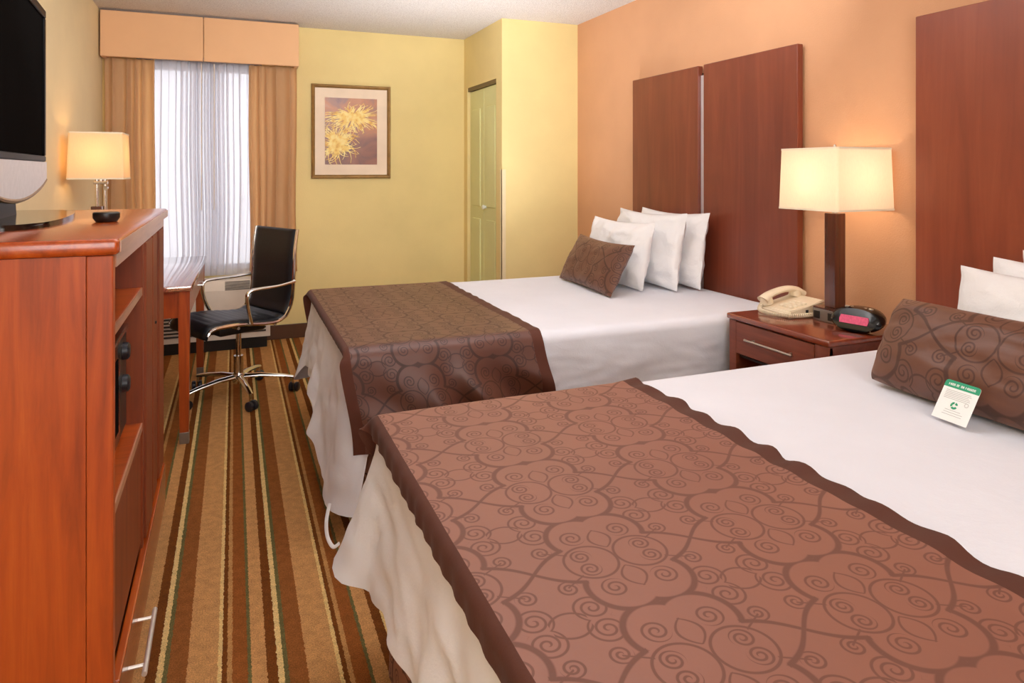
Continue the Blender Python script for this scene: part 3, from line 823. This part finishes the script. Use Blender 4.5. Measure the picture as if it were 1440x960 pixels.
def bed(x0, x1, y0, y1, label):
    t = thing('bed', label, 'bed', ((x0 + x1) / 2, (y0 + y1) / 2, 0)); o = t.location
    obj('bed_frame', bx(x0 + .12, x1 - .02, y0 + .1, y1 - .1, 0, .14), M['black'], t, None, o)
    obj('box_spring', bx(x0 + .03, x1, y0 + .03, y1 - .03, .14, .37, .02), M['pillow'], t, 35, o)
    obj('mattress', bx(x0 + .025, x1, y0 + .025, y1 - .025, .37, ZT - .012, .03, 4), M['pillow'], t, 35, o)
    path = ring_path(x0 + .02, x1, y0 + .02, y1 - .02, .03, .02); n = len(path); bm = bmesh.new()
    def fn(i, j):
        x, y, nx, ny, s = path[i % n]; v = j / 9
        w = .012 + .012 * v + .008 * v * math.sin(s * 16 + 1.3 * math.sin(s * 7)) if nx < .5 else -.01
        return Vector((x + nx * w, y + ny * w, lerp(.37, .018, v)))
    S = [p[4] for p in path] + [path[-1][4] + .02]
    grid(bm, n, 10, fn, lambda i, j: (S[i], j * .039), closed_u=True)
    obj('bed_skirt', bm, M['skirt'], t, 0, o, label='brown scroll patterned bed skirt')
    return t

# --- far bed
FX, FXH, FY0, FY1 = .415, 2.378, 2.515, 3.80
tb_far = bed(FX, FXH, FY0, FY1, 'bed nearer the window, its top made up in white with shaded brown scarf')
o = tb_far.location
obj('strap', tb(spline([(.315, 2.50, .13), (.300, 2.47, .085), (.30, 2.44, .045), (.315, 2.41, .022), (.335, 2.40, .035)], 8), .0065, 8, flat=.35), M['pillow'], tb_far, 40, o, label='white webbing strap at the corner')
def hem_far(x, y, nx, ny):
    if nx > .5: return (-.02, .58, 0)
    foot = [(2.46, .085, .10, .012), (2.56, .075, .10, .02), (2.75, .045, .13, .03), (2.98, .085, .21, .03), (3.25, .05, .33, .03), (3.50, .035, .33, .02), (3.70, .03, .30, .012), (3.80, .115, .17, .01), (3.86, .12, .155, .0)]
    if nx < -.3:
        a = keyed(foot, y); return a
    if ny < 0:      # near side
        d = x - FX
        return (lerp(.05, -.012, sstep(.0, .10, d)), lerp(.12, .40, sstep(-.01, .075, d)), .006 if d < .7 else .012)
    d = x - FX
    return (lerp(.10, .03, sstep(0, .3, d)), lerp(.16, .36, sstep(.0, .25, d)), .012)
tag(obj('bedspread', bedspread(FX, FXH, FY0, FY1, hem_far, 3.1), M['bedwhite'], None, 0), 'white bedspread draped over the bed nearer the window', 'bedspread', 'white bedspreads')
# --- near bed
NX, NXH, NY0, NY1 = .375, 2.378, .45, 1.79
bed(NX, NXH, NY0, NY1, 'foreground bed on the right, its top made up in white with brown scarf')
def hem_near(x, y, nx, ny):
    if nx > .5: return (-.02, .58, 0)
    foot = [(.40, .08, .30, .02), (.60, .06, .34, .02), (1.0, .055, .37, .02), (1.25, .045, .37, .02), (1.45, .035, .35, .015), (1.62, .045, .315, .012), (1.72, .10, .305, .005), (1.80, .125, .30, .0)]
    if nx < -.3: return keyed(foot, y)
    d = x - NX
    return (lerp(.10, .005, sstep(0, .3, d)), lerp(.28, .36, sstep(0, .25, d)), .008)
tag(obj('bedspread', bedspread(NX, NXH, NY0, NY1, hem_near, 8.4), M['bedwhite'], None, 0), 'white bedspread draped over the foreground bed', 'bedspread', 'white bedspreads')

def scarf(xf, xr, y0, y1, strip, hang_n, hang_f, seed, xshift, bmat, smat, label, foldamp, ruf=.006):
    """brown runner across the bed foot.  strip hangs over the foot edge, hang_* over the sides"""
    t = thing('bed_scarf', label, 'bed scarf', ((xf + xr) / 2, (y0 + y1) / 2, ZT), 0, 'brown bed scarves'); o = t.location
    e = .042                    # lies this far outside the mattress line on the hang, radius of the fold
    def P(a, b):
        # a: along x, negative = over the foot edge.  b: along y from y0, negative / beyond = hanging
        W = y1 - y0; z = ZT + .007; X = xf + a; Y = y0 + b; hang = 0; sg = 0
        if b < 0: hang = -b; sg = -1
        elif b > W: hang = b - W; sg = 1
        if hang > 0:
            r = .05; L = r * PI / 2
            if hang < L: th = hang / r; Y = (y0 if sg < 0 else y1) + sg * r * math.sin(th); z -= r * (1 - math.cos(th))
            else: Y = (y0 if sg < 0 else y1) + sg * r; z -= r + hang - L
            k = sstep(.03, .30, hang)
            f = math.sin((X * 24 - hang * 11) + seed + 1.5 * math.sin(X * 9)) * .6 * sstep(.55, .8, X) + nz(X * 7 - hang * 5, hang * 5, seed) * 1.1
            Y += sg * (foldamp * k * (f + .75) * sstep(-.05, .12, a) + .012 * k)
            X += xshift * sstep(.02, .4, hang)
        drop = 0
        if a < 0:
            r = .022; q = -a; L = r * PI / 2
            kk = 1 - sstep(0.0, .09, hang)
            if q < L: dx = r * math.sin(q / r); dz = r * (1 - math.cos(q / r))
            else: dx = r; dz = r + q - L
            X = xf + (X - (xf + a)) - lerp(q, dx, kk); z -= dz * kk
            X -= ruf * (.35 * math.sin(b * 90 + 2 * math.sin(b * 8) + seed) + .6 * nz(b * 22, seed)) * clamp(q / .06) * kk
        re = (xr - xf) - a
        if re < .07:            # ruffled right border lifts off the bed
            k = (1 - re / .07) * (1 - sstep(0, .08, hang))
            z += k * ruf * (1.0 + .6 * math.sin(b * 58 + 1.5 * math.sin(b * 9) + seed) + nz(b * 16, seed + 3)); X += k * ruf * 1.6 * (math.sin(b * 58 + 1.2 + seed) * .5 + nz(b * 14, seed) * 1.2)
        z += .003 * nz(X * 3.5, Y * 3.5, seed)
        return Vector((X, Y, z))
    W = y1 - y0; B0, B1 = -hang_n, W + hang_f
    def sheet(a0, a1, na, lift=0):
        nb = int((B1 - B0) / .0125); bm = bmesh.new()
        A = lambda i: lerp(a0, a1, i / (na - 1)); Bq = lambda j: lerp(B0, B1, j / (nb - 1))
        def fn(i, j): return P(A(i), Bq(j)) + Vector((0, 0, lift))
        grid(bm, na, nb, fn, lambda i, j: (A(i) + .21, Bq(j) + .105))
        for f in bm.faces:
            if f.normal.z < 0 and abs(f.normal.z) > .3: f.normal_flip()
        return bm
    bw = .045
    full = xr - xf
    obj('scarf_panel', sheet(-.004, full - bw, 56), smat, t, 0, o)
    obj('scarf_border', sheet(full - bw, full, 8), bmat, t, 0, o, label='plain dark brown border')
    obj('scarf_border', sheet(-strip, -.004, 10), bmat, t, 0, o, label='plain dark brown border')
    return t
scarf(.385, 1.13, FY0 + .0, FY1 - .01, .045, .40, .35, 1.3, .05, M['border'], M['scarf_shaded'], 'brown scroll patterned bed scarf, shaded in its colour, on the bed nearer the window', .045, .002)
M['border_near'] = cloth('brown_border_near', rgb(80, 43, 31), 900, 0.2, 0.7, 0.05, 0.2, 0.2)
scarf(.350, 1.125, NY0 + .0, NY1 - .015, .062, .30, .35, 6.1, 0.19, M['border_near'], M['scarf'], 'brown scroll patterned bed scarf across the foreground bed', .01, .006)

# --- pillows
def pillow(name, label, cat, B, wdir, udir, w, h, th, mat, seed, group, wr=.020, pinch=.06, sub=34, corner=.02):
    """B = centre of bottom edge; wdir = width direction; udir = up direction"""
    e1 = Vector(wdir).normalized(); e2 = Vector(udir).normalized(); e3 = e1.cross(e2).normalized(); e2 = e3.cross(e1)
    C = Vector(B) + e2 * (h / 2)
    bm = bmesh.new(); n = sub; lay = bm.loops.layers.uv.verify()
    def pt(i, j, side):
        u = -1 + 2 * i / n; v = -1 + 2 * j / n
        x = u * (1 - pinch * (1 - v * v) * abs(u) ** 3); y = v * (1 - pinch * (1 - u * u) * abs(v) ** 3)
        q = 1 - corner * (u * v) ** 4; x *= q; y *= q
        k = ((1 - abs(u) ** 2.6) * (1 - abs(v) ** 2.6)); k = max(k, 0) ** .55
        d = side * th / 2 * k
        wv = wr * (nz(u * 2.5 + seed, v * 2.5, seed) + .5 * nz(u * 6, v * 6 + seed, seed)) * (.35 + .65 * k)
        # gentle gathers from the corners
        wv += wr * .7 * k * math.sin(6 * math.atan2(v + .02, u) + seed) * (u * u + v * v) * .5
        sag = -.03 * h * (1 - u * u) * (v + 1) / 2
        return C + e1 * (x * w / 2) + e2 * (y * h / 2 + sag) + e3 * (d + wv), (x * w / 2, y * h / 2)
    V = {}
    for side in (1, -1):
        for i in range(n + 1):
            for j in range(n + 1):
                if side < 0 and (i in (0, n) or j in (0, n)): V[(side, i, j)] = V[(1, i, j)]; continue
                V[(side, i, j)] = bm.verts.new(pt(i, j, side)[0])
    for side in (1, -1):
        for i in range(n):
            for j in range(n):
                q = [(i, j), (i + 1, j), (i + 1, j + 1), (i, j + 1)]
                if side < 0: q = q[::-1]
                f = bm.faces.new([V[(side,) + c] for c in q])
                for l, c in zip(f.loops, q):
                    uv = pt(c[0], c[1], side)[1]; l[lay].uv = (uv[0] * .8 + .1475, uv[1] * .8 + .1)
    return tag(obj(name, bm, mat, None, 70), label, cat, group)
PG = 'white pillows on the bed nearer the window'
pillow('pillow', 'white pillow leaning against the headboard, rearmost on the bed nearer the window', 'pillow', (2.285, 3.315, .675), (0, -1, 0), (.16, 0, 1), .66, .42, .13, M['pillow'], 1.1, PG)
pillow('pillow', 'white pillow standing between the front and rear pillows of the bed nearer the window', 'pillow', (2.135, 3.325, .675), (.03, -1, 0), (.17, .02, 1), .66, .42, .14, M['pillow'], 2.3, PG)
pillow('pillow', 'white pillow just behind the brown cushion on the bed nearer the window', 'pillow', (1.965, 3.37, .675), (.06, -1, 0), (.24, .02, 1), .60, .375, .14, M['pillow'], 5.2, PG)
pillow('cushion', 'dark brown scroll patterned cushion before the white pillows of the bed nearer the window', 'cushion', (1.765, 3.33, .675), (-.06, -1, 0), (.54, 0, 1), .68, .295, .11, M['scarfpillow'], .7, 'brown scroll cushions', .008)
PN = 'white pillows on the foreground bed'
pillow('pillow', 'white pillow directly behind the brown bolster on the foreground bed', 'pillow', (1.982, 1.095, .675), (.0, -1, 0), (.27, 0, 1), .70, .36, .13, M['pillow'], 3.6, PN)
pillow('pillow', 'middle white pillow on the foreground bed, its corner showing behind the front one', 'pillow', (2.145, 1.09, .675), (.0, -1, 0), (.20, 0, 1), .70, .375, .12, M['pillow'], 4.8, PN)
pillow('pillow', 'rearmost white pillow on the foreground bed at the right edge', 'pillow', (2.28, 1.075, .675), (.0, -1, 0), (.15, 0, 1), .70, .39, .12, M['pillow'], 6.6, PN)
pillow('cushion', 'brown scroll patterned cushion with a card leaning on it, on the foreground bed', 'cushion', (1.765, 1.135, .679), (.0, -1, 0), (.56, 0, 1), .78, .285, .165, M['scarfpillow'], 0.2, 'brown scroll cushions', .014, .03, 34, .07)

# --- card
t = thing('tent_card', 'white and green printed card leaning on the brown cushion of the foreground bed', 'card', (1.668, 1.19, .679), math.radians(-93))
# local: x = width (left to right seen from foot), z up; leaning back is handled by a shear free rotation
t.rotation_euler = (math.radians(-32), 0, math.radians(-93))
hw, hh = .047, .105
def cardpoly(z0, z1, r, y, d):
    bm = bmesh.new(); pts = [(-hw, z0), (hw, z0)]
    for k in range(5):
        a = PI / 2 * k / 4; pts.append((hw - r + r * math.cos(a), z1 - r + r * math.sin(a)))
    for k in range(5):
        a = PI / 2 + PI / 2 * k / 4; pts.append((-hw + r + r * math.cos(a), z1 - r + r * math.sin(a)))
    return prism(bm, pts, y, y + d, 'y')
obj('card_sheet', cardpoly(0, hh, .008, 0, .0008), M['cardwhite'], t)
gb = obj('green_header', cardpoly(hh - .019, hh, .008, -.0004, .0004), M['cardgreen'], t)
bm = bmesh.new(); rr = random.Random(9); x = -.036; zt = hh - .0105
for word in (4, 2, 2, 6):                      # the header lettering is too small to read in the photo: pale letter marks only
    for k in range(word):
        w = .0036; box(bm, x, x + .0011, -.0008, 0, zt - .0030, zt + .0030)
        zz = rr.choice((-.0028, 0, .0022)); box(bm, x + .0011, x + w - .0008, -.0008, 0, zt + zz, zt + zz + .0010)
        if rr.random() < .6: box(bm, x + w - .0012, x + w - .0003, -.0008, 0, zt - .0030, zt + .0030)
        x += w + .0010
    x += .0026
obj('header_lettering', bm, M['cardwhite'], gb)
bm = bmesh.new(); rr = random.Random(4)
for k in range(9):
    z = hh - .027 - k * .0042 if k < 6 else .028 - (k - 6) * .006
    a, b = (-.036, .034 - rr.uniform(0, .02)) if k < 6 else (-.03 + rr.uniform(0, .01), .03 - rr.uniform(0, .012))
    box(bm, a, b, -.0006, 0, z, z + .0011)
obj('printed_lines', bm, M['cardgrey'], t)
bm = bmesh.new(); cz = .042
for a0, a1, r0, r1 in ((.35, 1.35, .004, .0095), (1.75, 3.6, .0045, .0100), (3.9, 5.9, .004, .0095)):
    A = [bm.verts.new((r0 * math.cos(lerp(a0, a1, k / 8)) - .001, -.0007, cz + r0 * math.sin(lerp(a0, a1, k / 8)))) for k in range(9)]
    B = [bm.verts.new((r1 * math.cos(lerp(a0, a1, k / 8)) - .001, -.0007, cz + r1 * math.sin(lerp(a0, a1, k / 8)))) for k in range(9)]
    for k in range(8): bm.faces.new((A[k], B[k], B[k + 1], A[k + 1]))
obj('green_emblem', bm, M['cardgreen'], t)
bm = bmesh.new()
for k in range(20):
    a = 2 * PI * k / 20; b = 2 * PI * (k + .6) / 20; c = (.028, .052)
    q = [(c[0] + r * math.cos(x), -.0007, c[1] + r * math.sin(x)) for r, x in ((.0035, a), (.0058, a), (.0058, b), (.0035, b))]
    bm.faces.new([bm.verts.new(p) for p in q])
obj('grey_emblem', bm, M['cardgrey'], t)

# ------------------------------------------------------------------ nightstand
NSX0, NSX1, NSY0, NSY1, NH = 2.00, XR - .016, 1.875, 2.435, .69
t = thing('nightstand', 'cherry nightstand with one drawer between the two beds', 'nightstand', ((NSX0 + NSX1) / 2, (NSY0 + NSY1) / 2, 0)); o = t.location
obj('top', bx(NSX0, NSX1, NSY0, NSY1, NH - .024, NH, .007, 3), M['ns_y'], t, 35, o)
for y in (NSY0 + .008, NSY1 - .03): obj('side_panel', bx(NSX0 + .012, NSX1, y, y + .022, 0, NH - .024, .002), M['ns_z'], t, None, o)
obj('back_panel', bx(NSX1 - .015, NSX1, NSY0 + .03, NSY1 - .03, .04, NH - .024), M['dark_inside'], t, None, o)
obj('shelf', bx(NSX0 + .02, NSX1 - .015, NSY0 + .03, NSY1 - .03, .10, .12), M['ns_y'], t, None, o)
obj('drawer_floor', bx(NSX0 + .03, NSX1 - .015, NSY0 + .03, NSY1 - .03, .505, .515), M['dark_inside'], t, None, o)
for a, b in ((NSY0 + .008, NSY0 + .075), (NSY1 - .052, NSY1 - .008)): obj('stile', bx(NSX0 + .010, NSX0 + .03, a, b, .12, NH - .026, .002), M['ns_z'], t, None, o)
dr = obj('drawer', bx(NSX0 + .008, NSX0 + .028, NSY0 + .077, NSY1 - .054, .525, NH - .03, .003), M['ns_z'], t, None, o)
hx = NSX0 - .018; bm = bmesh.new(); ya, yb, hz = 2.035, 2.30, .60
tube(bm, [(hx, ya, hz), (hx, yb, hz)], .0052, 10)
for y in (ya + .03, yb - .03): tube(bm, [(NSX0 + .008, y, hz), (hx, y, hz)], .004, 8)
obj('handle', bm, M['nickel'], dr, 40, o)

# telephone
t = thing('telephone', 'beige corded desk telephone on the nightstand', 'telephone', (2.255, 2.322, .69), math.radians(0))
# local axes: x to the wall, y away from camera
prof = [(-.10, 0), (-.105, .012), (-.095, .030), (.02, .046), (.095, .066), (.105, .060), (.105, 0)]
bm = prism(bmesh.new(), prof, -.095, .095, 'y'); bmesh.ops.bevel(bm, geom=bm.edges[:], offset=.005, segments=2, affect='EDGES')
pb = obj('base', bm, M['phone'], t, 35)
bm = bmesh.new()
for r in range(4):
    for c in range(3):
        x = -.058 + r * .024; y = -.062 + c * .026; z = .030 + (x + .095) * (.016 / .115)
        box(bm, x - .008, x + .008, y - .009, y + .009, z, z + .008, .002)
obj('keypad', bm, M['phonekey'], pb)
obj('port', bx(-.01, .004, -.0965, -.094, .018, .030), M['black'], pb)
hs = spline([(-.105, .055, .052), (-.075, .055, .072), (-.02, .055, .088), (.035, .055, .094), (.085, .055, .086), (.112, .055, .068)], 6)
n = len(hs)
bm = tube(bmesh.new(), hs, [.022 + .010 * (abs(2 * k / (n - 1) - 1)) ** 3 for k in range(n)], 14, flat=.62)
tube(bm, [(-.088, .055, .068), (-.080, .055, .036)], [.026, .027], 16); tube(bm, [(.082, .055, .084), (.076, .055, .058)], [.026, .027], 16)
hd = obj('handset', bm, M['phone'], t, 40)
ctrl = spline([(-.10, .060, .045), (-.132, .045, .018), (-.135, .0, .012), (-.128, -.05, .012), (-.105, -.088, .012), (-.06, -.108, .012), (.0, -.111, .012), (.055, -.108, .012)], 40)
pts = []
for k, c in enumerate(ctrl):
    a = k * .95; d = (ctrl[min(k + 1, len(ctrl) - 1)] - ctrl[max(k - 1, 0)]).normalized(); u, w = frame_for(d)
    pts.append(c + (u * math.cos(a) + w * math.sin(a)) * .0075)
obj('coiled_cord', tb(pts, .0026, 6), M['phone'], t, 0)

# clock radio
t = thing('clock_radio', 'oval black clock radio with red display on the nightstand', 'clock', (2.255, 1.962, .69), math.radians(16))
# local: face looks to -x
bm = bmesh.new(); R = []
for k, (s, xo) in enumerate(((.55, -.052), (.86, -.050), (1.0, -.036), (1.02, -.016), (.96, .008), (.75, .026), (.45, .034))):
    ring = []
    for q in range(36):
        a = 2 * PI * q / 36; y = .098 * s * math.copysign(abs(math.cos(a)) ** .85, math.cos(a)); z = .046 * (s ** .7) * math.sin(a)
        ring.append(bm.verts.new((xo + (z) * .45 , y, max(.047 + z, .0015))))
    R.append(ring)
for A, B in zip(R, R[1:]):
    for q in range(36): bm.faces.new((A[q], A[(q + 1) % 36], B[(q + 1) % 36], B[q]))
bm.faces.new(R[0][::-1]); bm.faces.new(R[-1])
cb = obj('body', bm, M['gloss'], t, 40)
bm = bmesh.new()
def cf(y, z, e=.0): return (-.0545 - e + (z - .047) * .45, y, z)
q = [(-.052, .034), (.052, .034), (.055, .048), (.052, .062), (-.052, .062), (-.055, .048)]
A = [bm.verts.new(cf(y, z, .0015)) for y, z in q]; B = [bm.verts.new(cf(y, z, -.006)) for y, z in q]
bm.faces.new(A)
for k in range(6): bm.faces.new((A[k], A[(k + 1) % 6], B[(k + 1) % 6], B[k]))
obj('display', bm, M['display'], cb)
for k in range(7):
    a = lerp(-.06, .06, k / 6); obj('button', bx(-.060, -.054, a - .005, a + .005, .014, .019), M['nickel'], cb)
for k in range(5):
    a = lerp(-.045, .045, k / 4); obj('button', bx(-.016, -.004, a - .008, a + .008, .086, .0925, .002), M['nickel'], cb)

# ------------------------------------------------------------------ camera, light, world
cam = bpy.data.cameras.new('camera'); co = bpy.data.objects.new('camera', cam); COL.objects.link(co)
co.location = (0, 0, 1.31); co.rotation_euler = (PI / 2, 0, -math.radians(22.06))
cam.sensor_width = 36.0; cam.sensor_fit = 'HORIZONTAL'; cam.lens = 965 / 1440 * 36.0
cam.shift_y = -240 / 1440; cam.clip_start = .02
SC.camera = co
def area(name, loc, rot, sx, sy, power, col, spread=180):
    ld = bpy.data.lights.new(name, 'AREA'); ld.shape = 'RECTANGLE'; ld.size = sx; ld.size_y = sy; ld.energy = power; ld.color = col; ld.spread = math.radians(spread)
    lo = bpy.data.objects.new(name, ld); COL.objects.link(lo); lo.location = loc; lo.rotation_euler = rot
area('front_flash_fill', (.30, -1.65, 1.55), (math.radians(86), 0, math.radians(-4)), 2.2, 1.4, 50, (.97, .98, 1.0))  # added fill light behind the camera, standing in for frontal flash
area('ceiling_bounce_fill', (.55, -.9, 1.95), (math.radians(160), 0, 0), 1.2, 1.0, 45, (.97, .98, 1.0))  # added fill turned upward behind the camera to brighten the ceiling
area('overhead_fill', (.80, 2.3, 2.42), (0, 0, 0), 1.8, 2.2, 9, (.98, .98, 1.0))  # unseen overhead fill, added without any fixture
area('ceiling_fill_behind_bed', (1.35, 4.12, .30), (math.radians(176), 0, 0), 1.3, .3, 13, (.98, .98, 1.0), 85)  # added upward fill hidden behind the bed, lifts the far ceiling
area('far_ceiling_fill', (.80, 2.0, 2.08), (math.radians(133), 0, 0), 1.8, .5, 52, (.97, .98, 1.0))  # added fill above the view, aimed at the far wall and ceiling
w = bpy.data.worlds.new('outdoor_sky'); SC.world = w; w.use_nodes = True
nt = w.node_tree; bg = nt.nodes['Background']
sky = nt.nodes.new('ShaderNodeTexSky'); sky.sky_type = 'HOSEK_WILKIE'; sky.turbidity = 6; sky.sun_direction = (0.3, -.5, .8)
mx = mixc(nt, 0.65, sky.outputs[0], (1.0, 1.0, 1.05, 1.0)); nt.links.new(mx, bg.inputs[0]); bg.inputs[1].default_value = 2.5

SC.view_settings.view_transform = 'Standard'; SC.view_settings.look = 'None'; SC.view_settings.exposure = 0.05; SC.view_settings.gamma = 1.03
try:
    cy = SC.cycles; cy.use_denoising = True; cy.max_bounces = 8; cy.diffuse_bounces = 5; cy.transparent_max_bounces = 12; cy.sample_clamp_indirect = 6.0
    cy.caustics_reflective = False; cy.caustics_refractive = False
except Exception: pass
